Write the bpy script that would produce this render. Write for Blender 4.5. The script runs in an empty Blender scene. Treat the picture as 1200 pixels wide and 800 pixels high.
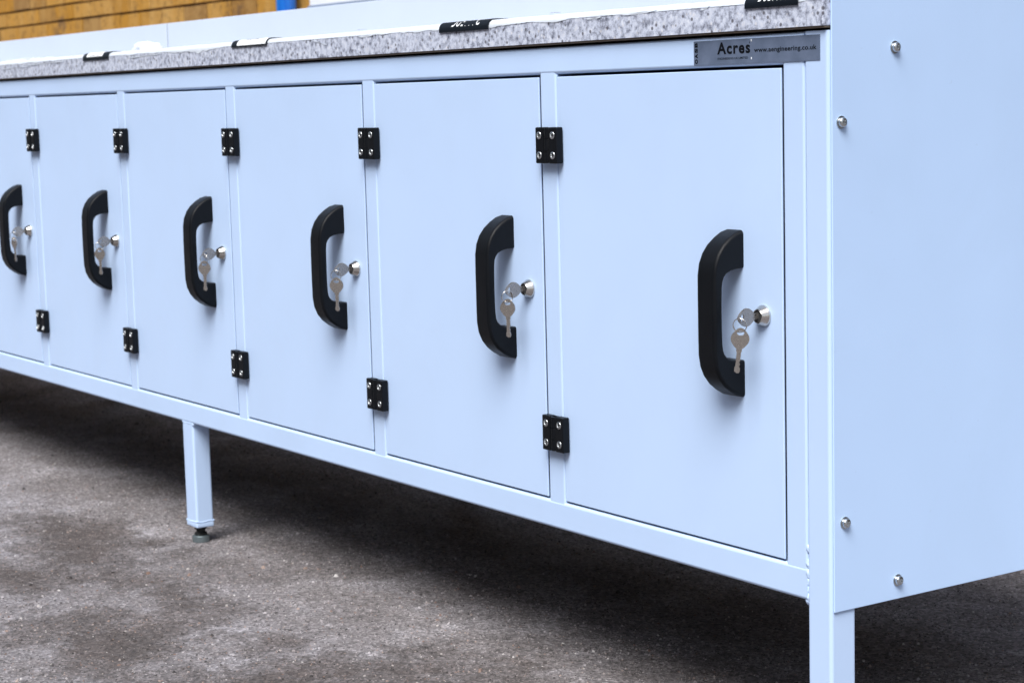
import bpy, bmesh, math, random
from mathutils import Vector, Matrix, noise
random.seed(7)
S = bpy.context.scene
COL = S.collection
PI = math.pi

# ------------------------------------------------------------------ camera
cam_d = bpy.data.cameras.new('camera')
cam = bpy.data.objects.new('camera', cam_d); COL.objects.link(cam); S.camera = cam
RV = Vector((0.5631241478697324, 0.8259718304239128, -0.02572410216429202))
UV = Vector((-0.0881571999580403, 0.09099614627475888, 0.9919415353027118))
FV = Vector((-0.8216565597508158, 0.5563184669856951, -0.12405749114479256))
CP = Vector((1.630455903703633, -1.543447700712667, 0.8330065400563655))
m = Matrix.Identity(4)
for i in range(3):
    m[i][0] = RV[i]; m[i][1] = UV[i]; m[i][2] = -FV[i]; m[i][3] = CP[i]
cam.matrix_world = m
cam_d.sensor_width = 36.0
cam_d.lens = 2284.287 / 1200 * 36
cam_d.clip_start = 0.05
cam_d.clip_end = 500
cam_d.dof.use_dof = True
cam_d.dof.focus_distance = 2.45
cam_d.dof.aperture_fstop = 13

# ------------------------------------------------------------------ light
SUN_EL, SUN_AZ = math.radians(55), math.radians(143)     # azimuth from +y, clockwise: in front of the bench, bright overcast
W = bpy.data.worlds.new('World'); S.world = W; W.use_nodes = True
nt = W.node_tree; nt.nodes.clear()
wo = nt.nodes.new('ShaderNodeOutputWorld'); bg = nt.nodes.new('ShaderNodeBackground')
sky = nt.nodes.new('ShaderNodeTexSky'); sky.sky_type = 'NISHITA'; sky.sun_disc = False
sky.sun_elevation = SUN_EL; sky.sun_rotation = SUN_AZ
sky.dust_density = 3.0; sky.air_density = 1.0; sky.ozone_density = 1.0
hsv = nt.nodes.new('ShaderNodeHueSaturation'); hsv.inputs['Saturation'].default_value = 0.55   # thin cloud
nt.links.new(sky.outputs[0], hsv.inputs['Color']); nt.links.new(hsv.outputs[0], bg.inputs[0])
bg.inputs[1].default_value = 0.045
nt.links.new(bg.outputs[0], wo.inputs[0])
sd = bpy.data.lights.new('sun', 'SUN'); sd.energy = 1.5; sd.angle = math.radians(34); sd.color = (1.0, 0.985, 0.965)
sun = bpy.data.objects.new('sun', sd); COL.objects.link(sun)
sdir = Vector((math.sin(SUN_AZ)*math.cos(SUN_EL), math.cos(SUN_AZ)*math.cos(SUN_EL), math.sin(SUN_EL)))
sun.rotation_euler = sdir.to_track_quat('Z', 'Y').to_euler()
sun.location = (-3, -4, 6)
S.view_settings.view_transform = 'Standard'; S.view_settings.look = 'None'
S.view_settings.gamma = 1.0
S.view_settings.exposure = 1.72

# ------------------------------------------------------------------ node helpers
def mat(name, col=(0.5,)*3, rough=0.5, metal=0.0, coat=0.0, spec=0.5):
    M = bpy.data.materials.new(name); M.use_nodes = True
    b = M.node_tree.nodes['Principled BSDF']
    b.inputs['Base Color'].default_value = (*col, 1); b.inputs['Roughness'].default_value = rough
    b.inputs['Metallic'].default_value = metal; b.inputs['Coat Weight'].default_value = coat
    b.inputs['Specular IOR Level'].default_value = spec
    return M
class NB:
    def __init__(s, M):
        s.t = M.node_tree; s.b = s.t.nodes['Principled BSDF']
        s.tc = s.t.nodes.new('ShaderNodeTexCoord')
    def n(s, typ, **kw):
        o = s.t.nodes.new(typ)
        for k, v in kw.items():
            if k in o.inputs: o.inputs[k].default_value = v
            else: setattr(o, k, v)
        return o
    def l(s, a, b): s.t.links.new(a, b)
    def noise(s, scale, detail=4, rough=0.55, vec=None, dist=0.0):
        o = s.n('ShaderNodeTexNoise'); o.inputs['Scale'].default_value = scale; o.inputs['Detail'].default_value = detail
        o.inputs['Roughness'].default_value = rough; o.inputs['Distortion'].default_value = dist
        s.l(vec or s.tc.outputs['Object'], o.inputs['Vector']); return o
    def vor(s, scale, vec=None, feature='F1', rand=1.0):
        o = s.n('ShaderNodeTexVoronoi'); o.feature = feature; o.inputs['Scale'].default_value = scale
        o.inputs['Randomness'].default_value = rand
        s.l(vec or s.tc.outputs['Object'], o.inputs['Vector']); return o
    def ramp(s, src, stops, interp='LINEAR'):
        o = s.n('ShaderNodeValToRGB'); cr = o.color_ramp; cr.interpolation = interp
        while len(cr.elements) > 1: cr.elements.remove(cr.elements[-1])
        for i, (p, c) in enumerate(stops):
            e = cr.elements[0] if i == 0 else cr.elements.new(p)
            e.position = p; e.color = (*c, 1) if isinstance(c, tuple) else (c, c, c, 1)
        s.l(src, o.inputs[0]); return o
    def mix(s, fac, a, b, mode='MIX'):
        o = s.n('ShaderNodeMix'); o.data_type = 'RGBA'; o.blend_type = mode
        for sock, v in ((o.inputs[0], fac), (o.inputs[6], a), (o.inputs[7], b)):
            if isinstance(v, bpy.types.NodeSocket): s.l(v, sock)
            elif isinstance(v, tuple): sock.default_value = (*v, 1)
            else: sock.default_value = v
        return o.outputs[2]
    def math(s, op, a, b=0.0, clamp=False):
        o = s.n('ShaderNodeMath'); o.operation = op; o.use_clamp = clamp
        for i, v in enumerate((a, b)):
            if isinstance(v, bpy.types.NodeSocket): s.l(v, o.inputs[i])
            else: o.inputs[i].default_value = v
        return o.outputs[0]
    def bump(s, h, strength, dist, prev=None):
        o = s.n('ShaderNodeBump'); o.inputs['Strength'].default_value = strength; o.inputs['Distance'].default_value = dist
        s.l(h, o.inputs['Height'])
        if prev is not None: s.l(prev, o.inputs['Normal'])
        return o.outputs[0]

# ------------------------------------------------------------------ materials
def paint(name, col, rough=0.42):
    M = mat(name, col, rough); n = NB(M)
    big = n.noise(1.7, 3); fine = n.noise(420, 3, 0.6); mid = n.noise(14, 5, 0.6)
    c1 = tuple(c*0.965 for c in col); c2 = tuple(min(1, c*1.03) for c in col)
    c = n.ramp(big.outputs[0], [(0.3, c1), (0.7, c2)])
    sp = n.noise(95, 2, 0.5); spr = n.ramp(sp.outputs[0], [(0.0, 0.0), (0.745, 0.0), (0.80, 1.0)])
    cc = n.mix(n.math('MULTIPLY', spr.outputs[0], 0.25), c.outputs[0], tuple(x*0.75 for x in col))
    n.l(cc, n.b.inputs['Base Color'])
    r = n.ramp(mid.outputs[0], [(0.3, rough-0.07), (0.7, rough+0.09)]); n.l(r.outputs[0], n.b.inputs['Roughness'])
    mp = n.n('ShaderNodeMapping'); mp.inputs['Scale'].default_value = (1, 1, 0.8); n.l(n.tc.outputs['Object'], mp.inputs[0])
    sm = n.noise(5.5, 6, 0.7, mp.outputs[0], 0.6); smr = n.ramp(sm.outputs[0], [(0.48, 0.0), (0.75, 0.22)])
    cc = n.mix(smr.outputs[0], cc, tuple(x*k for x, k in zip(col, (0.90, 0.89, 0.86)))); n.l(cc, n.b.inputs['Base Color'])
    bb = n.bump(fine.outputs[0], 0.14, 0.0006); bb = n.bump(n.noise(3.2, 2).outputs[0], 0.35, 0.005, bb)
    n.l(bb, n.b.inputs['Normal']); return M
PAINT = paint('light_blue_grey_powder_coat', (0.505, 0.66, 0.92))
PANELP = paint('blue_grey_panel_coat', (0.49, 0.665, 0.95), 0.5)
WHITEP = paint('white_panel_coat', (0.56, 0.635, 0.745), 0.35)
BLACK = mat('black_plastic', (0.004, 0.005, 0.007), 0.44, spec=0.15)
n = NB(BLACK); n.l(n.bump(n.noise(900, 3).outputs[0], 0.35, 0.0006), n.b.inputs['Normal'])
n.l(n.ramp(n.noise(30, 4).outputs[0], [(0.3, 0.36), (0.7, 0.5)]).outputs[0], n.b.inputs['Roughness'])
UNDER = mat('underside_darkened_for_shade', (0.05, 0.045, 0.04), 0.85)  # coloured dark to cut light bounced beneath the bench
DARKGAP = mat('dark_board', (0.02, 0.02, 0.022), 0.9)
CHROME = mat('nickel_plate', (0.62, 0.60, 0.57), 0.18, 1.0)
ZINC = mat('zinc_screw', (0.55, 0.58, 0.60), 0.28, 1.0)
KEYM = mat('nickel_silver_key', (0.33, 0.305, 0.285), 0.24, 0.75)
n = NB(KEYM); n.l(n.ramp(n.noise(260, 4).outputs[0], [(0.3, 0.18), (0.7, 0.38)]).outputs[0], n.b.inputs['Roughness'])
FOOTM = mat('grey_zinc_foot', (0.22, 0.27, 0.29), 0.38, 0.7)
RUBBER = mat('black_rubber', (0.012, 0.014, 0.015), 0.7)
STICK = mat('brushed_grey_sticker', (0.17, 0.22, 0.34), 0.45, 0.2)
n = NB(STICK); n.l(n.ramp(n.noise(40, 4).outputs[0], [(0.3, (0.10, 0.135, 0.21)), (0.7, (0.155, 0.20, 0.30))]).outputs[0], n.b.inputs['Base Color'])
INK = mat('black_ink', (0.004, 0.005, 0.008), 0.6, spec=0.1)
WINK = mat('white_ink_and_glare', (0.82, 0.85, 0.88), 0.35)  # lettering, and the painted glare on two folded labels
FILM = mat('white_protective_film', (0.62, 0.68, 0.76), 0.3)
n = NB(FILM); n.l(n.bump(n.noise(60, 4, 0.6).outputs[0], 0.35, 0.002), n.b.inputs['Normal'])
LABELK = mat('black_label', (0.004, 0.007, 0.012), 0.45, spec=0.25)

GRAN = mat('speckled_granite_laminate', (0.5, 0.5, 0.55), 0.33); n = NB(GRAN)
v1 = n.noise(120, 5, 0.7); base = n.ramp(v1.outputs[0], [(0.33, (0.13, 0.14, 0.19)), (0.43, (0.34, 0.37, 0.46)), (0.53, (0.54, 0.59, 0.72)), (0.68, (0.72, 0.76, 0.85))])
v2 = n.vor(130); dk = n.ramp(v2.outputs['Distance'], [(0.0, 1.0), (0.22, 1.0), (0.36, 0.0)])
cellr = n.vor(130); sel = n.n('ShaderNodeSeparateColor'); n.l(cellr.outputs['Color'], sel.inputs[0])
selr = n.ramp(sel.outputs[0], [(0.0, 0.0), (0.70, 0.0), (0.73, 1.0)])
dm = n.math('MULTIPLY', dk.outputs[0], selr.outputs[0])
c = n.mix(n.math('MULTIPLY', dm, 0.85), base.outputs[0], (0.08, 0.075, 0.09))
sel2 = n.ramp(sel.outputs[1], [(0.0, 0.0), (0.78, 0.0), (0.82, 1.0)])
c = n.mix(n.math('MULTIPLY', n.math('MULTIPLY', dk.outputs[0], sel2.outputs[0]), 0.7), c, (0.74, 0.74, 0.78))
c = n.mix(n.ramp(n.noise(60, 3).outputs[0], [(0.58, 0.0), (0.75, 0.25)]).outputs[0], c, (0.27, 0.26, 0.29))
n.l(c, n.b.inputs['Base Color'])
SUBST = mat('brown_backing_edge', (0.20, 0.16, 0.12), 0.7)

# brick wall
BRICK = mat('ochre_brick', (0.4, 0.2, 0.05), 0.85); n = NB(BRICK)
geo = n.n('ShaderNodeNewGeometry')
tone = n.ramp(geo.outputs['Random Per Island'], [(0.0, (0.34, 0.16, 0.012)), (0.3, (0.42, 0.205, 0.020)), (0.55, (0.38, 0.175, 0.007)), (0.8, (0.46, 0.245, 0.045)), (0.92, (0.30, 0.15, 0.025)), (1.0, (0.17, 0.09, 0.035))])
mp = n.n('ShaderNodeMapping'); mp.inputs['Scale'].default_value = (1, 1, 0.25); n.l(n.tc.outputs['Object'], mp.inputs[0])
st = n.noise(7, 5, 0.65, mp.outputs[0]); c = n.mix(n.ramp(st.outputs[0], [(0.42, 0.0), (0.72, 0.55)]).outputs[0], tone.outputs[0], (0.52, 0.34, 0.13))
c = n.mix(n.ramp(n.noise(22, 5, 0.7).outputs[0], [(0.52, 0.0), (0.68, 0.85)]).outputs[0], c, (0.20, 0.10, 0.02))
c = n.mix(n.ramp(n.noise(3.1, 5, 0.7).outputs[0], [(0.60, 0.0), (0.66, 0.7)]).outputs[0], c, (0.10, 0.055, 0.03))
n.l(c, n.b.inputs['Base Color']); n.l(n.bump(n.noise(60, 5).outputs[0], 0.6, 0.006), n.b.inputs['Normal'])
MORTAR = mat('brown_mortar', (0.16, 0.085, 0.035), 0.95); n = NB(MORTAR)
n.l(n.ramp(n.noise(25, 5).outputs[0], [(0.3, (0.09, 0.05, 0.03)), (0.7, (0.30, 0.18, 0.08))]).outputs[0], n.b.inputs['Base Color'])
BLUE = mat('blue_gloss_paint', (0.01, 0.13, 0.55), 0.3); n = NB(BLUE)
mp = n.n('ShaderNodeMapping'); mp.inputs['Scale'].default_value = (1, 1, 0.05); n.l(n.tc.outputs['Object'], mp.inputs[0])
n.l(n.ramp(n.noise(30, 3, vec=mp.outputs[0]).outputs[0], [(0.35, (0.008, 0.09, 0.42)), (0.6, (0.015, 0.19, 0.66)), (0.7, (0.10, 0.28, 0.32))]).outputs[0], n.b.inputs['Base Color'])
RENDERW = mat('white_painted_render', (0.8, 0.82, 0.84), 0.8); n = NB(RENDERW)
n.l(n.ramp(n.noise(2.4, 6, 0.65).outputs[0], [(0.3, (0.68, 0.72, 0.76)), (0.6, (0.82, 0.84, 0.86))]).outputs[0], n.b.inputs['Base Color'])
n.l(n.bump(n.noise(90, 4).outputs[0], 0.3, 0.004), n.b.inputs['Normal'])
PLINTH = mat('slate_blue_plinth', (0.22, 0.28, 0.40), 0.8)

# ground
# darker worn patches: (x, y, half length, half width, angle)
PATCH = [(-1.86, -0.19, 0.27, 0.105, -0.12), (-1.36, -0.17, 0.12, 0.055, -0.4), (-1.70, -0.36, 0.17, 0.055, -0.1),
         (-1.20, -0.38, 0.17, 0.11, -0.3), (-0.73, -0.27, 0.25, 0.205, 0.5), (-2.6, -0.5, 0.4, 0.16, -0.3), (-1.2, -0.85, 0.4, 0.2, 0.3)]
def tarmac(M, stones=False):
    n = NB(M); geo = n.n('ShaderNodeNewGeometry'); P = geo.outputs['Position']
    def warp(src, scale, amp):
        dn = n.noise(scale, 5, 0.65, P)
        o = n.n('ShaderNodeVectorMath'); o.operation = 'SUBTRACT'; n.l(dn.outputs['Color'], o.inputs[0]); o.inputs[1].default_value = (0.5, 0.5, 0.5)
        q = n.n('ShaderNodeVectorMath'); q.operation = 'SCALE'; n.l(o.outputs[0], q.inputs[0]); q.inputs['Scale'].default_value = amp
        a = n.n('ShaderNodeVectorMath'); a.operation = 'ADD'; n.l(src, a.inputs[0]); n.l(q.outputs[0], a.inputs[1]); return a.outputs[0]
    pw = warp(warp(P, 3.0, 0.34), 15, 0.12)
    dist = None
    for (x, y, a, b_, an) in PATCH:
        mpn = n.n('ShaderNodeMapping'); mpn.vector_type = 'TEXTURE'
        mpn.inputs['Location'].default_value = (x, y, 0); mpn.inputs['Rotation'].default_value = (0, 0, an); mpn.inputs['Scale'].default_value = (a, b_, 1)
        n.l(pw, mpn.inputs[0])
        ln = n.n('ShaderNodeVectorMath'); ln.operation = 'LENGTH'; n.l(mpn.outputs[0], ln.inputs[0])
        dist = ln.outputs['Value'] if dist is None else n.math('MINIMUM', dist, ln.outputs['Value'])
    pn = n.noise(5.5, 8, 0.72, pw); body = n.math('SUBTRACT', 1.25, dist)
    val = n.math('ADD', n.math('MULTIPLY', body, 0.55), n.math('MULTIPLY', n.math('SUBTRACT', pn.outputs[0], 0.5), 2.6))
    near = n.ramp(n.math('MULTIPLY', dist, 0.5), [(0.70, 1.0), (1.0, 0.0)])
    patch0 = n.ramp(n.math('ADD', n.math('MULTIPLY', val, 0.5), 0.43), [(0.32, 0.0), (0.46, 0.62), (0.72, 1.0)])
    patchm = n.math('MULTIPLY', patch0.outputs[0], near.outputs[0])
    ambr = n.ramp(n.noise(1.6, 7, 0.7, pw).outputs[0], [(0.46, 0.0), (0.64, 0.55)])
    dark = n.math('MAXIMUM', patchm, ambr.outputs[0])
    wear = n.noise(42, 6, 0.75, P)
    fac = n.math('ADD', dark, n.math('MULTIPLY', n.math('SUBTRACT', wear.outputs[0], 0.5), 1.3), True)
    pale = n.ramp(n.noise(5, 6, 0.7, P).outputs[0], [(0.3, (0.155, 0.140, 0.142)), (0.5, (0.232, 0.216, 0.225)), (0.68, (0.335, 0.320, 0.342))])
    darkc = n.ramp(n.noise(9, 6, 0.7, P).outputs[0], [(0.3, (0.060, 0.050, 0.047)), (0.6, (0.098, 0.081, 0.077)), (0.75, (0.150, 0.120, 0.109))])
    c = n.mix(fac, pale.outputs[0], darkc.outputs[0])
    if stones:
        rnd = geo.outputs['Random Per Island']
        c = n.mix(1.0, c, n.ramp(rnd, [(0, 0.22), (0.25, 0.6), (0.6, 0.95), (0.85, 1.4), (1, 2.0)]).outputs[0], 'MULTIPLY')
        w2 = n.n('ShaderNodeTexWhiteNoise'); w2.noise_dimensions = '1D'; n.l(rnd, w2.inputs['W'])
        c = n.mix(n.ramp(w2.outputs['Value'], [(0.0, 0.0), (0.86, 0.0), (0.88, 0.55)]).outputs[0], c,
                  n.ramp(rnd, [(0.0, (0.24, 0.13, 0.09)), (0.5, (0.45, 0.33, 0.27)), (0.8, (0.55, 0.52, 0.50)), (1.0, (0.72, 0.70, 0.68))]).outputs[0])
    else:
        ag = n.vor(230, P); sc = n.n('ShaderNodeSeparateColor'); n.l(ag.outputs['Color'], sc.inputs[0])
        c = n.mix(0.85, c, n.ramp(sc.outputs[0], [(0.0, 0.30), (0.15, 0.6), (0.6, 0.95), (0.85, 1.3), (1.0, 1.7)]).outputs[0], 'MULTIPLY')
        pit = n.vor(46, P); sp = n.n('ShaderNodeSeparateColor'); n.l(pit.outputs['Color'], sp.inputs[0])
        pm = n.math('MULTIPLY', n.ramp(sp.outputs[0], [(0.70, 0.0), (0.74, 1.0)]).outputs[0], n.ramp(n.math('ADD', pit.outputs['Distance'], n.math('MULTIPLY', wear.outputs[0], 0.25)), [(0.24, 1.0), (0.34, 0.0)]).outputs[0])
        c = n.mix(n.math('MULTIPLY', pm, 0.75), c, (0.06, 0.05, 0.05))
        mot = n.noise(95, 5, 0.8, P); c = n.mix(0.7, c, n.ramp(mot.outputs[0], [(0.32, 0.6), (0.5, 1.0), (0.68, 1.35)]).outputs[0], 'MULTIPLY')
        bb = n.bump(n.noise(6, 5, 0.55, P).outputs[0], 0.5, 0.02)
        bb = n.bump(pm, 0.6, -0.003, bb)
        bb = n.bump(ag.outputs['Distance'], 0.6, 0.002, bb); bb = n.bump(mot.outputs[0], 0.9, 0.005, bb)
        n.l(bb, n.b.inputs['Normal'])
    n.l(c, n.b.inputs['Base Color'])
GR = mat('worn_tarmac', (0.2,)*3, 0.9); tarmac(GR)
STONE = mat('loose_grit', (0.3,)*3, 0.85); tarmac(STONE, True)

# ------------------------------------------------------------------ mesh helpers
def T(bm, verts, M): bmesh.ops.transform(bm, matrix=M, verts=verts)
def box(bm, x0, x1, y0, y1, z0, z1, bev=0.0, seg=2, mi=0):
    r = bmesh.ops.create_cube(bm, size=1); v = r['verts']
    bmesh.ops.scale(bm, vec=(x1-x0, y1-y0, z1-z0), verts=v)
    bmesh.ops.translate(bm, vec=((x0+x1)/2, (y0+y1)/2, (z0+z1)/2), verts=v)
    fs = list({f for a in v for f in a.link_faces})
    for f in fs: f.material_index = mi
    if bev > 0:
        es = list({e for a in v for e in a.link_edges})
        o = bmesh.ops.bevel(bm, geom=es, offset=bev, segments=seg, affect='EDGES', profile=0.5, clamp_overlap=True)
        for f in o['faces']: f.material_index = mi
def tube_box(bm, axis, x0, x1, y0, y1, z0, z1, r=0.004, seg=4):
    """box section: only the edges running along its axis are rounded"""
    c = bmesh.ops.create_cube(bm, size=1); v = c['verts']
    bmesh.ops.scale(bm, vec=(x1-x0, y1-y0, z1-z0), verts=v)
    bmesh.ops.translate(bm, vec=((x0+x1)/2, (y0+y1)/2, (z0+z1)/2), verts=v)
    es = [e for e in {e for a in v for e in a.link_edges} if abs((e.verts[0].co-e.verts[1].co).normalized()[axis]) > 0.9]
    bmesh.ops.bevel(bm, geom=es, offset=r, segments=seg, affect='EDGES', profile=0.5)
def lathe(bm, prof, seg=24, M=Matrix.Identity(4), mi=0):
    """prof: (radius, height) pairs revolved round local z"""
    rings = []
    for r, h in prof:
        if r < 1e-7: rings.append([bm.verts.new(M @ Vector((0, 0, h)))])
        else: rings.append([bm.verts.new(M @ Vector((r*math.cos(2*PI*i/seg), r*math.sin(2*PI*i/seg), h))) for i in range(seg)])
    for a, b in zip(rings, rings[1:]):
        for i in range(seg):
            j = (i+1) % seg
            if len(a) == 1 and len(b) == 1: continue
            if len(a) == 1: f = bm.faces.new((a[0], b[j], b[i])) if False else bm.faces.new((a[0], b[i], b[j]))
            elif len(b) == 1: f = bm.faces.new((a[i], b[0], a[j])) if False else bm.faces.new((a[j], a[i], b[0]))
            else: f = bm.faces.new((a[i], b[i], b[j], a[j]))
            f.material_index = mi
def blob(bm, c, r, sub=2, mi=0, jit=0.15, sq=(1, 1, 1)):
    o = bmesh.ops.create_icosphere(bm, subdivisions=sub, radius=1.0)
    for v in o['verts']:
        k = 1 + jit*noise.noise(v.co*2.3 + Vector(c)*57)
        v.co = Vector((v.co.x*r*sq[0]*k, v.co.y*r*sq[1]*k, v.co.z*r*sq[2]*k)) + Vector(c)
    for f in {f for v in o['verts'] for f in v.link_faces}: f.material_index = mi
def finish(name, bm, mats, parent=None, smooth=True, wn=True, recalc=True, loc=None):
    if recalc: bmesh.ops.recalc_face_normals(bm, faces=bm.faces)
    me = bpy.data.meshes.new(name); bm.to_mesh(me); bm.free()
    for M in (mats if isinstance(mats, (list, tuple)) else [mats]): me.materials.append(M)
    o = bpy.data.objects.new(name, me); COL.objects.link(o)
    if smooth:
        for p in me.polygons: p.use_smooth = True
        if wn:
            md = o.modifiers.new('weighted', 'WEIGHTED_NORMAL'); md.keep_sharp = True; md.weight = 100
            md2 = None
            bmx = bmesh.new(); bmx.from_mesh(me)
            for e in bmx.edges:
                if len(e.link_faces) == 2 and e.calc_face_angle(0) > math.radians(50): e.smooth = False
            bmx.to_mesh(me); bmx.free()
    if parent is not None: o.parent = parent
    if loc: o.location = loc
    return o
def empty(name, loc=(0, 0, 0)):
    o = bpy.data.objects.new(name, None); COL.objects.link(o); o.location = loc; o.empty_display_size = 0.1; return o
def tag(o, label=None, cat=None, group=None, kind=None):
    for k, v in (('label', label), ('category', cat), ('group', group), ('kind', kind)):
        if v: o[k] = v
    return o
def text_faces(body, size, bold=0.0, shear=0.0, spacing=1.0):
    cu = bpy.data.curves.new('tmp_text', 'FONT'); cu.body = body; cu.size = size; cu.offset = bold; cu.shear = shear
    cu.space_character = spacing; cu.resolution_u = 4
    ob = bpy.data.objects.new('tmp_text', cu); COL.objects.link(ob)
    dg = bpy.context.evaluated_depsgraph_get(); dg.update()
    me = bpy.data.meshes.new_from_object(ob.evaluated_get(dg))
    vs = [v.co.copy() for v in me.vertices]; fs = [tuple(p.vertices) for p in me.polygons]
    bpy.data.objects.remove(ob); bpy.data.curves.remove(cu); bpy.data.meshes.remove(me)
    return vs, fs
def add_text(bm, body, fn, width=None, height=None, bold=0.0, shear=0.0, mi=1, spacing=1.0):
    """fn maps flat (u,v) to 3D; text is scaled to width x height, starting at u=0, v=0"""
    vs, fs = text_faces(body, 1.0, bold, shear, spacing)
    u0 = min(v.x for v in vs); u1 = max(v.x for v in vs); v0 = min(v.y for v in vs); v1 = max(v.y for v in vs)
    su = width/(u1-u0); sv = height/(v1-v0)
    nv = [bm.verts.new(fn((v.x-u0)*su, (v.y-v0)*sv)) for v in vs]
    for f in fs:
        try: g = bm.faces.new([nv[i] for i in f]); g.material_index = mi
        except ValueError: pass

# ------------------------------------------------------------------ setting
bm = bmesh.new()
bmesh.ops.create_grid(bm, x_segments=4, y_segments=4, size=60)
g = finish('ground', bm, GR, smooth=False); tag(g, kind='structure')
g.location = (0, 0, 0)

# loose grit and the proud aggregate of the tarmac
rg = random.Random(3)
SV, SF = [], []
def stone(x, y, r, rg):
    a = rg.random()*6.28; k = rg.choice((4, 5, 5, 6)); h = r*rg.uniform(0.3, 0.95); ex = rg.uniform(0.55, 1.0); i0 = len(SV); ca, sa = math.cos(a), math.sin(a)
    for lay in (0, 1):
        for i in range(k):
            t = 2*PI*i/k + rg.uniform(-.25, .25); rr = r*rg.uniform(0.75, 1.15)*(1, .55)[lay]
            u, v = rr*math.cos(t), rr*ex*math.sin(t)
            SV.append((x+u*ca-v*sa, y+u*sa+v*ca, (-0.0004, h*rg.uniform(.7, 1.1))[lay]))
    for i in range(k):
        j = (i+1) % k; SF.append((i0+i, i0+j, i0+k+j, i0+k+i))
    SF.append(tuple(i0+k+i for i in range(k)))
cnt = 0
while cnt < 62000:
    x = rg.uniform(-4.6, 0.15); y = rg.uniform(-0.9, 1.5)
    d = Vector((x, y, 0)) - CP; dz = d.dot(FV); u = d.dot(RV)/dz*2284; v = -d.dot(UV)/dz*2284
    if abs(u) > 760 or v > 520 or v < 0: continue
    if rg.random() > min(1, (2.6/dz)**2.2): continue
    q = rg.random()
    r_ = rg.uniform(0.0009, 0.0021) if q < .78 else rg.uniform(0.0018, 0.0032) if q < .990 else rg.uniform(0.003, 0.0055)
    stone(x, y, r_, rg); cnt += 1
me = bpy.data.meshes.new('grit'); me.from_pydata(SV, [], SF); me.materials.append(STONE)
o = bpy.data.objects.new('grit', me); COL.objects.link(o); tag(o, 'loose grey grit and small chips scattered on the worn tarmac', 'grit', kind='stuff')

# ------------------------------------------------------------------ background wall
WY = 2.2
bx0, bx1 = -15.0, -5.56
bm = bmesh.new()
rw = random.Random(5)
box(bm, bx0, bx1, WY+0.012, WY+0.25, 0, 3.2, mi=1)
CH, CL = 0.0785, 0.235
for r_ in range(40):
    x = bx0 + (0.5*CL if r_ % 2 else 0); z = 0.023 + r_*CH
    xs = x - (CL if r_ % 2 else 0)
    while xs < bx1:
        a = max(xs, bx0); b = min(xs + CL - 0.007, bx1)
        if b - a > 0.03 and z + CH < 3.2:
            dy = rw.uniform(-0.003, 0.003); dz = rw.uniform(-0.0015, 0.0015)
            box(bm, a, b, WY+dy, WY+0.06, z+dz, z+dz+CH-0.011, bev=0.0)
        xs += CL
wall = finish('brick_wall', bm, [BRICK, MORTAR], smooth=False)
tag(wall, 'ochre brown brick wall across the yard behind the workbench', 'wall')
# brick return beside the pipe belongs to the wall
bm = bmesh.new()
for r_ in range(40):
    z = 0.023 + r_*CH
    if z + CH < 3.2: box(bm, -5.43, -5.262, WY-0.002, WY+0.06, z, z+CH-0.011)
box(bm, -5.344, -5.263, WY+0.0125, WY+0.25, 0, 3.2, mi=1)
box(bm, -5.559, -5.345, WY+0.015, WY+0.25, 0, 3.2, mi=0)
o = finish('wall_pier', bm, [BRICK, MORTAR], wall, smooth=False)
# pipe
pipe = empty('blue_pipe', (-5.345, WY-0.06, 0)); tag(pipe, 'vertical bright blue pipe at the end of the brown brick wall', 'pipe')
bm = bmesh.new(); lathe(bm, [(0, 0), (0.040, 0), (0.040, 3.1), (0, 3.1)], 28)
finish('pipe_shaft', bm, BLUE, pipe, wn=True)
for z in (0.5, 1.9, 2.8):
    bm = bmesh.new(); lathe(bm, [(0.0405, z), (0.046, z), (0.046, z+0.04), (0.0405, z+0.04)], 28)
    box(bm, -0.012, 0.012, 0.04, 0.17, z+0.008, z+0.032, 0.002)
    finish('pipe_bracket', bm, BLUE, pipe)
# white painted wall to the right of the pipe
ww = empty('white_wall', (-5.26, WY, 0)); tag(ww, 'white painted wall right of the blue pipe behind the workbench', 'wall')
bm = bmesh.new(); box(bm, 0.0, 1.7, 0.0, 0.25, 1.213, 3.2); finish('wall_face', bm, RENDERW, ww, smooth=False)
bm = bmesh.new(); box(bm, 0.0, 1.7, -0.012, 0.25, 0, 1.211, 0.003); finish('plinth', bm, PLINTH, ww, smooth=False)

# unseen dark board fence, added to block light reaching under the bench
fe = empty('light_blocking_fence', (-3.55, WY, 0)); tag(fe, 'unseen dark board screen added right of the white wall to block light', 'fence')
BLOCKT = mat('blocker_dark_timber', (0.035, 0.024, 0.017), 0.85); n = NB(BLOCKT)
n.l(n.ramp(n.noise(9, 6, 0.7).outputs[0], [(0.3, (0.022, 0.015, 0.011)), (0.7, (0.055, 0.038, 0.027))]).outputs[0], n.b.inputs['Base Color'])
bm = bmesh.new()
for k in range(64): box(bm, 0.01+k*0.15, 0.155+k*0.15, (k % 2)*0.012, 0.02+(k % 2)*0.012, 0.02, 2.9, 0.002, 1)
finish('blocker_boards', bm, BLOCKT, fe, smooth=False)
for k in range(5):
    bm = bmesh.new(); box(bm, 0.05+k*2.35, 0.15+k*2.35, 0.034, 0.134, 0, 3.0, 0.004); finish('blocker_post', bm, BLOCKT, fe, smooth=False)
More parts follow.
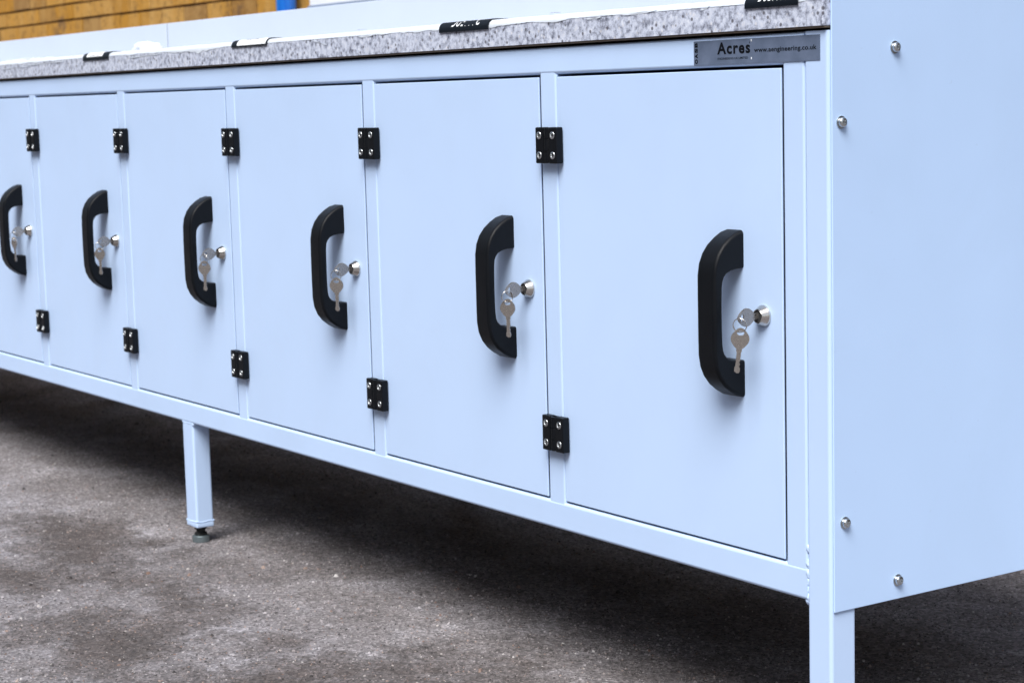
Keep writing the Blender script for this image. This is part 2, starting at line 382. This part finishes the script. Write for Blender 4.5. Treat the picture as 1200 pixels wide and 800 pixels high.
# unseen building behind the camera, added to cut low-angle light under the bench
wh = empty('light_blocking_building', (0, -7.5, 0)); tag(wh, 'unseen dark brick block with green shutters, added across the yard to cut low light', 'light blocker')
WHB = mat('blocker_dark_brick', (0.09, 0.055, 0.04), 0.9); n = NB(WHB)
br = n.n('ShaderNodeTexBrick'); br.inputs['Scale'].default_value = 1.0; br.inputs['Brick Width'].default_value = 0.225; br.inputs['Row Height'].default_value = 0.075
br.inputs['Mortar Size'].default_value = 0.006; br.inputs['Color1'].default_value = (0.085, 0.048, 0.035, 1); br.inputs['Color2'].default_value = (0.12, 0.07, 0.05, 1); br.inputs['Mortar'].default_value = (0.16, 0.15, 0.13, 1)
mp = n.n('ShaderNodeMapping'); mp.inputs['Rotation'].default_value = (-PI/2, 0, 0); n.l(n.tc.outputs['Object'], mp.inputs[0]); n.l(mp.outputs[0], br.inputs['Vector'])
n.l(br.outputs['Color'], n.b.inputs['Base Color'])
DOORG = mat('blocker_dark_green', (0.02, 0.05, 0.045), 0.5)
bm = bmesh.new(); box(bm, -22, 14, -8, 0, 0, 4.4); finish('blocker_wall', bm, WHB, wh, smooth=False)
bm = bmesh.new(); box(bm, -22.2, 14.2, -8.2, 0.25, 4.401, 4.6); finish('blocker_roof_edge', bm, mat('blocker_grey_trim', (0.12, 0.13, 0.14), 0.6), wh, smooth=False)
for x in (-16, -8, 0, 8):
    bm = bmesh.new(); box(bm, x-1.8, x+1.8, 0.003, 0.06, 0.01, 2.7)
    for k in range(22): box(bm, x-1.78, x+1.78, 0.0605, 0.085, 0.04+k*0.12, 0.12+k*0.12)
    finish('blocker_shutter', bm, DOORG, wh, smooth=False)

# ------------------------------------------------------------------ the workbench
bench = empty('locker_workbench', (0, 0, 0))
tag(bench, 'long pale blue steel workbench with a row of lockers under a speckled worktop', 'workbench')
def part(name, bm, m_, **k): return finish(name, bm, m_, bench, **k)
DEP = 0.65
XE = -5.45
XR = [-0.0782, -0.5679, -1.0541, -1.5399, -2.0249, -2.5086]
XL = [-0.5289, -1.0158, -1.5023, -1.9888, -2.4715]
while len(XR) < 11: XR.append(XR[-1]-0.4862)
while len(XL) < 11: XL.append(XR[len(XL)+1]+0.0385 if len(XL)+1 < len(XR) else XR[-1]-0.449)
ZR0, ZR1 = 0.2340, 0.2740      # bottom rail
ZT0, ZT1 = 0.8625, 0.8990      # top rail
XE = XL[-1] - 0.0385

def post(name, x0, x1, y0, y1, z1, foot=True):
    bm = bmesh.new(); z0 = 0.031
    tube_box(bm, 2, x0, x1, y0, y1, z0+0.006, z1, 0.0045)
    # welded end plate with a wobbly bead round it
    box(bm, x0-0.0003, x1+0.0003, y0-0.0003, y1+0.0003, z0, z0+0.0110, 0.0025, 2)
    k = 44; cx_, cy_ = (x0+x1)/2, (y0+y1)/2
    for i in range(k):
        t = i/k*4; s = int(t); u = t-s
        px, py = [(x0+(x1-x0)*u, y0-0.0002), (x1+0.0002, y0+(y1-y0)*u), (x1-(x1-x0)*u, y1+0.0002), (x0-0.0002, y1-(y1-y0)*u)][s]
        blob(bm, (px+(cx_-px)*.03, py+(cy_-py)*.03, z0+0.0118+random.uniform(-.0009, .0009)), 0.0017, 2, jit=.3, sq=(.9, .9, 1.0))
    p = part(name, bm, PAINT)
    bm = bmesh.new(); cx, cy = (x0+x1)/2, (y0+y1)/2; M = Matrix.Translation((cx, cy, 0))
    lathe(bm, [(0, 0), (0.0160, 0), (0.0168, 0.0008), (0.0168, 0.0118), (0.0160, 0.0128), (0.0120, 0.0134), (0.0, 0.0134)], 28, M, 0)
    lathe(bm, [(0.0, 0.0132), (0.0118, 0.0135), (0.0118, 0.0180), (0.0085, 0.0190), (0.0085, 0.0250), (0.0120, 0.0255), (0.0120, 0.0309), (0, 0.0309)], 20, M, 1)
    f = finish('levelling_foot', bm, [FOOTM, RUBBER], p)
    return p
post('corner_post', -0.040, 0.0, 0.0, 0.040, 0.8990)
post('corner_post', XE-0.040, XE, 0.0, 0.040, 0.8990)
post('corner_post', -0.040, 0.0, DEP-0.04, DEP, 0.8990)
post('corner_post', XE-0.040, XE, DEP-0.04, DEP, 0.8990)
for lx in (-1.787, -3.62):
    post('leg', lx, lx+0.046, 0.001, 0.037, ZR0-0.0005)
    post('leg', lx, lx+0.046, DEP-0.04, DEP-0.002, ZR0-0.0005)

def weld(bm, a, b, r=0.003, n_=8, jit=.35):
    a = Vector(a); b = Vector(b)
    for i in range(n_):
        c = a.lerp(b, (i+.5)/n_) + Vector((random.uniform(-1, 1), random.uniform(-.5, .5), random.uniform(-1, 1)))*r*0.18
        blob(bm, c, r*random.uniform(.85, 1.15), 2, jit=jit)
bm = bmesh.new(); tube_box(bm, 0, XE, -0.0402, 0.0, 0.040, ZR0, ZR1, 0.0048, 5)
for z_, r_, q_ in ((ZR0+.004, .0040, 1.4), (ZR0+.013, .0036, 1.6), (ZR0+.023, .0042, 1.5), (ZR0+.033, .0050, 1.5)):
    blob(bm, (-0.0405, 0.0036, z_), r_, 3, jit=.2, sq=(.8, .9, q_))
blob(bm, (-0.0425, 0.006, ZR0-0.001), 0.006, 2, jit=.2, sq=(1, .8, 1)); blob(bm, (-0.0402, 0.003, ZR1+0.004), 0.0055, 3, jit=.3, sq=(.8, .6, 1)); blob(bm, (-0.0402, 0.002, ZR1+0.023), 0.0036, 3, jit=.3, sq=(.8, .6, 1.3))
for lx in (-1.787,):
    weld(bm, (lx+0.002, 0.003, ZR0), (lx+0.046, 0.003, ZR0), 0.0026, 14); blob(bm, (lx+0.047, 0.004, ZR0-0.001), .0042, 2, jit=.2)
part('bottom_rail', bm, PAINT)
bm = bmesh.new(); tube_box(bm, 0, XE, -0.0402, 0.0, 0.040, ZT0, ZT1, 0.0048, 5)
part('top_rail', bm, PAINT)
bm = bmesh.new(); tube_box(bm, 0, XE, -0.0402, DEP-0.04, DEP, ZR0, ZR1, 0.004); tube_box(bm, 0, XE, -0.0402, DEP-0.04, DEP, ZT0, ZT1, 0.004)
part('back_rail', bm, PAINT)
bm = bmesh.new(); tube_box(bm, 1, -0.040, -0.0005, 0.0405, DEP-0.0405, ZR0, ZR1, 0.004); part('end_rail', bm, PAINT)
# stile next to the corner post, then the mullions
def mull(x0, x1):
    bm = bmesh.new()
    tube_box(bm, 2, x0, x1, 0.0007, 0.030, ZR1-0.0036, ZT0+0.0036, 0.0038, 4)
    for z, s in ((ZR1, 1), (ZT0, -1)):     # ground-flush weld filling the rails' rounded edges
        box(bm, x0+0.0015, x1-0.0015, 0.0011, 0.02, z-0.0045, z+0.0035, 0.0012, 2)
        for i in range(3): blob(bm, (x1-0.001, 0.004, z+s*0.002+i*0.001), 0.0022, 1, jit=.3)
    part('mullion', bm, PAINT)
mull(-0.0772, -0.0403)
for i in range(10): mull(XR[i+1]+0.0012, XL[i])
# carcass: dividers, floor, back, inside dark
bm = bmesh.new(); box(bm, XE-0.038, -0.003, DEP+0.0005, DEP+0.002, ZR0-0.004, 0.902); part('back_panel', bm, PAINT, smooth=False)
bm = bmesh.new(); box(bm, XE, -0.0405, 0.042, DEP-0.042, ZR0+0.012, ZR0+0.0135); part('floor_panel', bm, UNDER, smooth=False)
for i in range(10):
    bm = bmesh.new(); xm = (XR[i+1]+XL[i])/2; box(bm, xm-0.0008, xm+0.0008, 0.032, DEP-0.045, ZR1-0.02, ZT0+0.02); part('divider_panel', bm, PAINT, smooth=False)
# end panel, screwed on
bm = bmesh.new(); box(bm, 0.0006, 0.0028, 0.0028, DEP+0.002, 0.2274, 1.046, 0.0009, 2); ep = part('end_panel', bm, PANELP)
for (y, z) in ((0.0165, 0.7955), (0.1015, 0.8790), (0.0195, 0.3325), (0.1050, 0.2505), (0.55, 0.879), (0.55, 0.2505), (0.60, 0.56)):
    bm = bmesh.new(); M = Matrix.Translation((0.0027, y, z)) @ Matrix.Rotation(PI/2, 4, 'Y')
    lathe(bm, [(0.0072, 0), (0.0074, 0.0008), (0.0072, 0.0012), (0.0056, 0.0014), (0.0056, 0.0016), (0.0058, 0.0044), (0.0048, 0.0056), (0.0026, 0.0062), (0.0022, 0.0045), (0, 0.0040)], 6*4, M)
    finish('screw', bm, ZINC, ep)
bm = bmesh.new(); box(bm, XE-0.0428, XE-0.0406, 0.0028, DEP+0.002, 0.2274, 1.046, 0.0009, 2); part('end_panel', bm, PANELP)

# worktop with rounded nose; profile walks from the lower front edge, over the nose, to the back
YF, ZB, ZTOP, NR = -0.0065, 0.9042, 0.9415, 0.0085
def nose(s, off=0.0):
    """point on the front profile at arc length s from the bottom front edge"""
    L1 = ZTOP-NR-ZB
    if s <= L1: return (YF-off, ZB+s)
    a = (s-L1)/NR
    if a <= PI/2: return (YF+NR-(NR+off)*math.cos(a), ZTOP-NR+(NR+off)*math.sin(a))
    return (YF+NR+(s-L1-NR*PI/2), ZTOP+off)
LN = ZTOP-NR-ZB + NR*PI/2
bm = bmesh.new()
prof = [nose(0), nose(ZTOP-NR-ZB)] + [nose(ZTOP-NR-ZB + NR*PI/2*k/8) for k in range(1, 9)] + [(DEP-0.012, ZTOP), (DEP-0.012, ZB)]
X0w, X1w = XE-0.0395, -0.0004
A = [bm.verts.new((X0w, y, z)) for y, z in prof]; B = [bm.verts.new((X1w, y, z)) for y, z in prof]
for i in range(len(prof)):
    j = (i+1) % len(prof); bm.faces.new((A[i], A[j], B[j], B[i]))
bm.faces.new(A); bm.faces.new(B)
wt = part('worktop', bm, GRAN)
bm = bmesh.new(); box(bm, X0w+.001, X1w-.0008, YF+0.0022, DEP-0.014, ZB-0.0024, ZB-0.0001, 0.0006, mi=0); finish('backing_edge', bm, SUBST, wt)
bm = bmesh.new(); box(bm, X0w+.004, X1w-.006, YF+0.019, DEP-0.02, 0.8992, ZB-0.0026); part('packing_strip', bm, DARKGAP, smooth=False)
# sealed corner line at the worktop's right end
bm = bmesh.new(); box(bm, -0.0045, -0.0006, YF-0.0004, YF+0.01, ZB+0.0006, ZTOP-NR*0.6, 0.0008); finish('edge_seal', bm, GRAN, wt)
# protective film over top and nose, ragged lower edge
bm = bmesh.new()
N = 1400; rows = 12; grid = []
L1 = ZTOP-NR-ZB
for i in range(N+1):
    x = X0w + (X1w-X0w)*i/N
    nz = noise.noise(Vector((x*2.1, 3.1, 0)))*0.6 + noise.noise(Vector((x*13, 7.7, 0)))*0.4 + noise.noise(Vector((x*47, 1.7, 0)))*0.22
    s0 = L1 + 0.0012 - max(0.0, nz)*0.010 - (0.0045 if nz > .36 else 0) * (nz-.36)*4 + 0.0008*noise.noise(Vector((x*190, 0, 0)))
    col = []
    for k in range(rows+1):
        s = s0 + (LN+0.05-s0)*(k/rows)**1.5
        wob = 0.0004 + max(0, 0.0008*noise.noise(Vector((x*21, s*160, 4))))
        y, z = nose(s, wob); col.append(bm.verts.new((x, y, z)))
    grid.append(col)
for a, b in zip(grid, grid[1:]):
    for k in range(rows): bm.faces.new((a[k], b[k], b[k+1], a[k+1]))
pf = finish('protective_film', bm, FILM, wt, wn=False, recalc=False)
# flap of film torn down over the face in a few places
def flap(xc, w, s0, h, rot):
    k = 10; up, dn_ = [], []
    for i in range(k+1):
        u = i/k; x = xc-w/2+w*u
        hh = h*math.sin(PI*min(1, max(0, u)))**0.6 + 0.0002
        s = s0 + rot*(u-.5)*0.008 + 0.0006*noise.noise(Vector((x*90, 0, 3)))
        y, z = nose(s, 0.0009); up.append(bm.verts.new((x, y, z)))
        y, z = nose(s-hh, 0.0006+0.0006*math.sin(u*9)); dn_.append(bm.verts.new((x, y, z)))
    for i in range(k): bm.faces.new((dn_[i], dn_[i+1], up[i+1], up[i]))
for xc, w, s0, h, r_ in ((-0.43, .035, .029, .0022, .2), (-0.335, .075, .031, .0022, .3), (-1.17, .05, .025, .0018, -1.2), (-1.02, .05, .030, .003, .2), (-1.86, .16, .026, .0022, .4),
                         (-2.38, .25, .027, .0022, .3), (-2.56, .18, .022, .0012, .3), (-0.205, .018, .030, .002, .5)):
    bm = bmesh.new(); flap(xc, w, s0, h, r_); finish('film_scrap', bm, FILM, wt, wn=False, recalc=False)
# folded labels over the worktop's front edge
def strip(bm, x0, x1, s0, s1, off, mi, k=18, taper=0.0):
    P_ = []
    for i in range(k+1):
        s = s0 + (s1-s0)*i/k; y, z = nose(s, off)
        P_.append((bm.verts.new((x0, y, z)), bm.verts.new((x1, y, z))))
    for a, b in zip(P_, P_[1:]):
        f = bm.faces.new((a[0], a[1], b[1], b[0])); f.material_index = mi
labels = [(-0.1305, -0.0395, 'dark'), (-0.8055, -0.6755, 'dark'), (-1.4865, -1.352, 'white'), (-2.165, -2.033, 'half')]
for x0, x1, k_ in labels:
    bm = bmesh.new(); s0 = 0.0245 if k_ != 'white' else 0.027
    w = x1-x0
    if k_ == 'dark' and x0 > -.2: x0 = x1-0.092; w = .092
    strip(bm, x0, x1, s0, LN+0.03, 0.0022, 0)
    strip(bm, x1-0.0015, x1+0.0003, s0+.002, LN+0.045, 0.0026, 0)
    if k_ == 'dark':
        lw = w*0.58
        add_text(bm, 'DUETTTC', lambda u, v, x0=x0, w=w: Vector((x0+w*0.25+u, *nose(s0+0.0065+v, 0.0026))), lw, 0.012, 0.012, 0.25, 1, 1.15)
    elif k_ == 'white':
        strip(bm, x0+0.022, x1-0.004, s0+0.0025, LN+0.020, 0.0025, 1)  # white centre stands for sun glare and peeling on the label
        add_text(bm, '- OAK PAL S', lambda u, v, x0=x0, w=w: Vector((x0+w*0.3+u, *nose(s0+0.0105+v, 0.0029))), w*.5, 0.003, 0.0, 0, 2)
    else:
        strip(bm, x0+0.020, x1-0.030, s0+0.0062, LN+0.020, 0.0025, 1)  # reflection on the upper label, painted as a white strip
        add_text(bm, 'DUET PAL', lambda u, v, x0=x0, w=w: Vector((x0+w*0.3+u, *nose(s0+0.0075+v, 0.0029))), w*.35, 0.002, 0.0, 0, 2)
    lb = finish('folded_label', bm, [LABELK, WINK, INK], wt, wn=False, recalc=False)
    lb['label'] = {'dark': 'black label with white slanted lettering', 'white': 'black label with a white centre painted for glare and peeling', 'half': 'black label with a shallow painted white reflection'}[k_]

# white upstand behind the worktop: two sheets butted at a joint
for a, b in ((-3.0845, -0.0008), (XE-0.0395, -3.0905)):
    bm = bmesh.new(); box(bm, a, b, 0.598, 0.6065, ZTOP+0.0006, 1.0455, 0.0012, 2); part('upstand', bm, WHITEP)

bm = bmesh.new(); box(bm, -3.0903, -3.0847, 0.6000, 0.6060, ZTOP+0.0006, 1.0450); part('joint_strip', bm, mat('grey_joint', (0.10, 0.115, 0.14), 0.7), smooth=False)
for xx, ww_ in ((-0.533, 0.007), (-1.055, 0.006), (-2.45, 0.010), (-2.68, 0.008)):
    bm = bmesh.new(); strip(bm, xx-ww_/2, xx+ww_/2, LN-0.003, LN+0.012, 0.0032, 0, 6)
    sc_ = finish('label_scrap', bm, LABELK, wt, wn=False, recalc=False)

# name sticker
bm = bmesh.new()
box(bm, -0.2355, -0.0125, -0.0006, 0.0002, 0.8655, 0.8948, 0.0002, 1, 0)
def on_rail(x0, z0, tilt=0.0): return lambda u, v: Vector((x0+u, -0.00075, z0+v+tilt*u))
add_text(bm, 'Acres', on_rail(-0.1912, 0.8775), 0.060, 0.0145, 0.034, 0, 1, 1.16)
add_text(bm, 'ENGINEERING UK LIMITED', on_rail(-0.1905, 0.8712), 0.055, 0.0026, 0.01, 0, 1)
add_text(bm, 'www.aengineering.co.uk', on_rail(-0.1245, 0.8765), 0.1065, 0.0072, 0.022, 0, 1, 1.06)
add_text(bm, 'R', on_rail(-0.1330, 0.8888), 0.002, 0.0022, 0.02, 0, 1)
for i, (ch) in enumerate('BSAO'):
    vs_fn = lambda u, v, i=i: Vector((-0.2330+0.0055-v, -0.00075, 0.8675+0.0066*(3-i)+u))
    add_text(bm, ch, vs_fn, 0.0056, 0.0056, 0.06, 0, 1)
for z in (0.8925, 0.8715): box(bm, -0.1298, -0.1284, -0.0011, -0.0005, z-0.0014, z+0.0014, 0.0003, 1, 2)
ns = finish('name_sticker', bm, [STICK, INK, WINK], bench, smooth=False, recalc=True)

# ------------------------------------------------------------------ doors
def handle_mesh():
    """bow handle, origin on the door face at its middle; profile in y-z, width in x, rounded"""
    bm = bmesh.new()
    def outer_inner():
        pts_o = [(0.0, 0.0985), (-0.010, 0.0960), (-0.0200, 0.0905), (-0.030, 0.0830), (-0.0380, 0.0735), (-0.0435, 0.0620), (-0.0462, 0.0480), (-0.0468, 0.025), (-0.0470, 0.0)]
        pts_i = [(0.0, 0.0540), (-0.010, 0.0535), (-0.0190, 0.0520), (-0.0260, 0.0490), (-0.0305, 0.0445), (-0.0328, 0.0390), (-0.0336, 0.0310), (-0.0338, 0.016), (-0.0338, 0.0)]
        return pts_o, pts_i
    po, pi_ = outer_inner()
    po = po + [(y, -z) for y, z in reversed(po[:-1])]
    pi_ = pi_ + [(y, -z) for y, z in reversed(pi_[:-1])]
    hw = 0.0170; rad = 0.0052
    rings = []
    for (o, q) in zip(po, pi_):
        o = Vector((0, *o)); q = Vector((0, *q)); d = (o-q); L = d.length; d.normalize()
        ring = []
        cs = []
        cx = hw - rad; cl = L/2 - min(rad, L/2-0.0005); r_ = min(rad, L/2-0.0005)
        mid = (o+q)/2
        for sx, sl, a0 in ((1, 1, 0), (-1, 1, 90), (-1, -1, 180), (1, -1, 270)):
            for k in range(5):
                a = math.radians(a0 + 90*k/4)
                rr = r_ if sl > 0 else r_*0.65
                cxx = hw - rr; cll = L/2 - rr
                ring.append(bm.verts.new(mid + Vector((1, 0, 0))*(sx*cxx + rr*math.cos(a)) + d*(sl*cll + rr*math.sin(a))))
        rings.append(ring)
    for rr_ in rings:
        for v in rr_: v.co.z *= 1.032
    for a, b in zip(rings, rings[1:]):
        n_ = len(a)
        for i in range(n_): bm.faces.new((a[i], a[(i+1) % n_], b[(i+1) % n_], b[i]))
    bm.faces.new(rings[0]); bm.faces.new(rings[-1])
    return bm
def lock_mesh():
    bm = bmesh.new(); M = Matrix.Rotation(PI/2, 4, 'X')   # local z -> -y
    lathe(bm, [(0.0125, 0.0), (0.0130, 0.0006), (0.0130, 0.0024), (0.0122, 0.0032), (0.0088, 0.0105), (0.0080, 0.0110), (0.0074, 0.0108), (0.0072, 0.0085)], 32, M, 0)
    lathe(bm, [(0.0072, 0.0085), (0.0070, 0.0098), (0.0, 0.0098)], 24, M, 1)
    box(bm, -0.0007, 0.0007, -0.0101, -0.0094, -0.0042, 0.0042, 0, mi=1)
    return bm
def hinge_mesh():
    bm = bmesh.new(); w, h, t = 0.0245, 0.0245, 0.0118
    box(bm, -w, -0.0062, -t, 0.0, -h, h, 0.0016, 2); box(bm, 0.0062, w, -t, 0.0, -h, h, 0.0016, 2)
    # knuckles round the pin
    for z0, z1, s in ((-h+.0008, -0.0085, 1), (-0.0080, 0.0080, 0), (0.0085, h-.0008, 1)):
        lathe(bm, [(0, z0), (0.0058, z0), (0.0062, z0+.0004), (0.0062, z1-.0004), (0.0058, z1), (0, z1)], 20, Matrix.Translation((0, -t+0.0052, 0)), 0)
        box(bm, -0.0062, 0.0062, -t+0.003, -0.0005, z0, z1, 0)
    for sx in (-1, 1):
        for sz in (-1, 1):
            M = Matrix.Translation((sx*0.0155, -t+0.0001, sz*0.0135)) @ Matrix.Rotation(PI/2, 4, 'X')
            lathe(bm, [(0.0052, 0.0), (0.0051, 0.0005), (0.0044, 0.0011), (0.0026, 0.0013), (0.0021, 0.0001), (0, 0.0001)], 20, M, 1)
    return bm
def mk(bm, name, mats, wn=True):
    o = finish(name, bm, mats, wn=wn); return o
DZ0, DZ1 = 0.2768, 0.8590
HZ = 0.5665
proto = {}
def kid(name, builder, mats, parent, loc):
    if name not in proto:
        o = finish(name, builder(), mats, parent)
        proto[name] = o
    else:
        o = proto[name].copy(); COL.objects.link(o); o.parent = parent
    o.location = loc
    return o
doors = []
for i in range(11):
    xr = XR[i]-0.0018; xl = XL[i]+0.0016
    d = empty('x') if False else None
    bm = bmesh.new()
    w2 = (xr-xl)/2
    # folded steel tray: face sheet plus short returns set in from the edge
    box(bm, -w2, w2, 0.0, 0.0032, DZ0, DZ1, 0.0011, 2)
    dr = part('door', bm, PANELP if False else PAINT)
    dr.location = ((xr+xl)/2, 0.0010 + random.uniform(-.0003, .0004), random.uniform(-.0004, .0004))
    dr.rotation_euler = (0, 0, 0)
    hx = xr - w2 - (xl+w2)
    kid('handle', handle_mesh, [BLACK], dr, (-0.1663-(-0.0806-0.2241) - 0.2241 + w2 - 0.0, 0.0, HZ))
    dr.children[0].location.x = w2 - 0.0857
    kid('lock', lock_mesh, [CHROME, DARKGAP], dr, (w2-0.0330, 0.0, HZ+0.001))
    for z in (0.7675, 0.3715):
        kid('hinge', hinge_mesh, [BLACK, ZINC], dr, (-w2-0.0105, -0.0012, z))
    doors.append((dr, w2))

# ------------------------------------------------------------------ keys in the locks
def key_bow(bm, L=0.030, R_=0.0112, th=0.0011, holed=True):
    """key in local x-z plane: bow centred at origin, blade towards -z"""
    pts = []
    for k in range(28):
        a = 2*PI*k/28 + PI/28
        r = R_*(1 + 0.05*math.cos(4*a))
        pts.append((r*math.cos(a)*0.95, r*math.sin(a)*1.12))
    hole = [(0.0044*math.cos(2*PI*k/28+PI/28), R_*0.60 + 0.0026*math.sin(2*PI*k/28+PI/28)) for k in range(28)]
    lay = []
    for y in (-th, th):
        lay.append(([bm.verts.new((x, y, z)) for x, z in pts], [bm.verts.new((x, y, z)) for x, z in hole]))
    for k in range(28):
        j = (k+1) % 28
        bm.faces.new((lay[0][0][k], lay[0][0][j], lay[0][1][j], lay[0][1][k]))
        bm.faces.new((lay[1][0][j], lay[1][0][k], lay[1][1][k], lay[1][1][j]))
        bm.faces.new((lay[0][0][j], lay[0][0][k], lay[1][0][k], lay[1][0][j]))
        bm.faces.new((lay[0][1][k], lay[0][1][j], lay[1][1][j], lay[1][1][k]))
    if L:
        z0 = -R_*0.9
        prof = [(-0.0033, z0), (-0.0033, z0-0.005), (-0.0026, z0-0.006), (-0.0026, z0-L+0.008), (-0.0036, z0-L+0.0065), (-0.0036, z0-L+0.002), (-0.001, z0-L), (0.0018, z0-L),
                (0.0030, z0-L+0.002), (0.0030, z0-L+0.006), (0.0016, z0-L+0.008), (0.0026, z0-L+0.0105), (0.0014, z0-L+0.013), (0.0026, z0-L+0.016), (0.0026, z0-0.006), (0.0033, z0-0.005), (0.0033, z0)]
        f0 = [bm.verts.new((x, -th*.8, z)) for x, z in prof]; f1 = [bm.verts.new((x, th*.8, z)) for x, z in prof]
        bm.faces.new(f0); bm.faces.new(list(reversed(f1)))
        for k in range(len(prof)): 
            j = (k+1) % len(prof); bm.faces.new((f0[j], f0[k], f1[k], f1[j]))
        box(bm, -0.0004, 0.0006, -th*1.15, th*1.15, z0-L+0.009, z0-0.002, 0)
LABK = ['keys in the lock of the nearest locker, beside the end panel', 'keys in the lock of the second locker from the end panel',
        'keys in the lock of the third locker from the end panel', 'keys in the lock of the fourth locker from the end panel',
        'keys in the lock of the fifth locker from the end panel', 'keys in the lock of the leftmost locker, the sixth from the end panel']
def make_keys():
    root = empty('key_set')
    # key in the lock: blade along +y into the barrel, bow plane y-z
    bm = bmesh.new(); key_bow(bm, L=0.010, R_=0.0112)
    R1 = Matrix.Rotation(-PI/2, 4, 'X')  # -z -> -y ... blade
    bmesh.ops.transform(bm, matrix=Matrix.Rotation(PI/2, 4, 'X'), verts=bm.verts)     # x-z plane -> x-(-y); blade towards +y
    bmesh.ops.transform(bm, matrix=Matrix.Rotation(PI/2+0.08, 4, 'Y'), verts=bm.verts)     # stand the bow upright
    k1 = finish('key', bm, KEYM, root); k1.location = (0, -0.0275, 0)
    bm = bmesh.new()
    # split ring
    R0, r0 = 0.0082, 0.00065; n1, n2 = 40, 8
    rr = []
    for i in range(n1*2):
        a = 2*PI*i/n1; t_ = (i/(n1*2)-.5)*0.0016
        rr.append([bm.verts.new(((R0+r0*math.cos(2*PI*j/n2))*math.cos(a), t_+r0*math.sin(2*PI*j/n2), (R0+r0*math.cos(2*PI*j/n2))*math.sin(a))) for j in range(n2)])
    for a, b in zip(rr, rr[1:]):
        for j in range(n2): bm.faces.new((a[j], a[(j+1) % n2], b[(j+1) % n2], b[j]))
    rg_ = finish('split_ring', bm, CHROME, root); rg_.location = (0.0, -0.0375, -0.0085); rg_.rotation_euler = (0.05, 0.0, 0.62)
    bm = bmesh.new(); key_bow(bm, L=0.031, R_=0.0112)
    k2 = finish('key', bm, KEYM, root); k2.location = (0.0, -0.0375, -0.0245); k2.rotation_euler = (0.04, 0.10, 0.95)
    return root
ks = make_keys()
kparts = list(ks.children)
rk = random.Random(11)
for i in range(6):
    dr, w2 = doors[i]
    loc = (dr.location.x + w2 - 0.0330, dr.location.y - 0.0005, HZ+0.001)
    if i == 0: root = ks; ch = kparts
    else:
        root = ks.copy(); COL.objects.link(root); ch = []
        for p_ in kparts:
            c_ = p_.copy(); COL.objects.link(c_); c_.parent = root; ch.append(c_)
        ch[2].rotation_euler = (0.04+rk.uniform(-.06, .06), 0.10+rk.uniform(-.20, .16), 0.95+rk.uniform(-.5, .45))
        ch[1].rotation_euler = (0.05, 0, 0.62+rk.uniform(-.5, .5))
        ch[0].rotation_euler = (0, rk.uniform(-.25, .25), 0)
    root.location = loc
    tag(root, LABK[i], 'keys', 'keys hanging in the locker locks')

# ------------------------------------------------------------------ crumpled film left on the worktop
def heap(name, c, sx, sy, sz, lab, seed):
    bm = bmesh.new(); o_ = bmesh.ops.create_icosphere(bm, subdivisions=5, radius=1.0)
    for v in o_['verts']:
        q = v.co*1.7 + Vector((seed, 0, 0))
        k = 1 + 0.30*noise.noise(q) + 0.16*abs(noise.noise(q*2.7)) - 0.10*abs(noise.noise(q*6))
        v.co = Vector((v.co.x*sx*k, v.co.y*sy*k, max(0, v.co.z)*sz*k))
    o = finish(name, bm, FILM, wn=False); o.location = c; tag(o, lab, 'plastic film'); return o
heap('crumpled_film', (-2.315, 0.2, ZTOP+0.0012), 0.062, 0.03, 0.030, 'crumpled ball of white protective film on the worktop above the folded labels', 2.0)
heap('loose_film', (-2.73, 0.10, ZTOP+0.0012), 0.17, 0.05, 0.009, 'flat loose white film lying on the worktop at the left frame edge', 9.0)
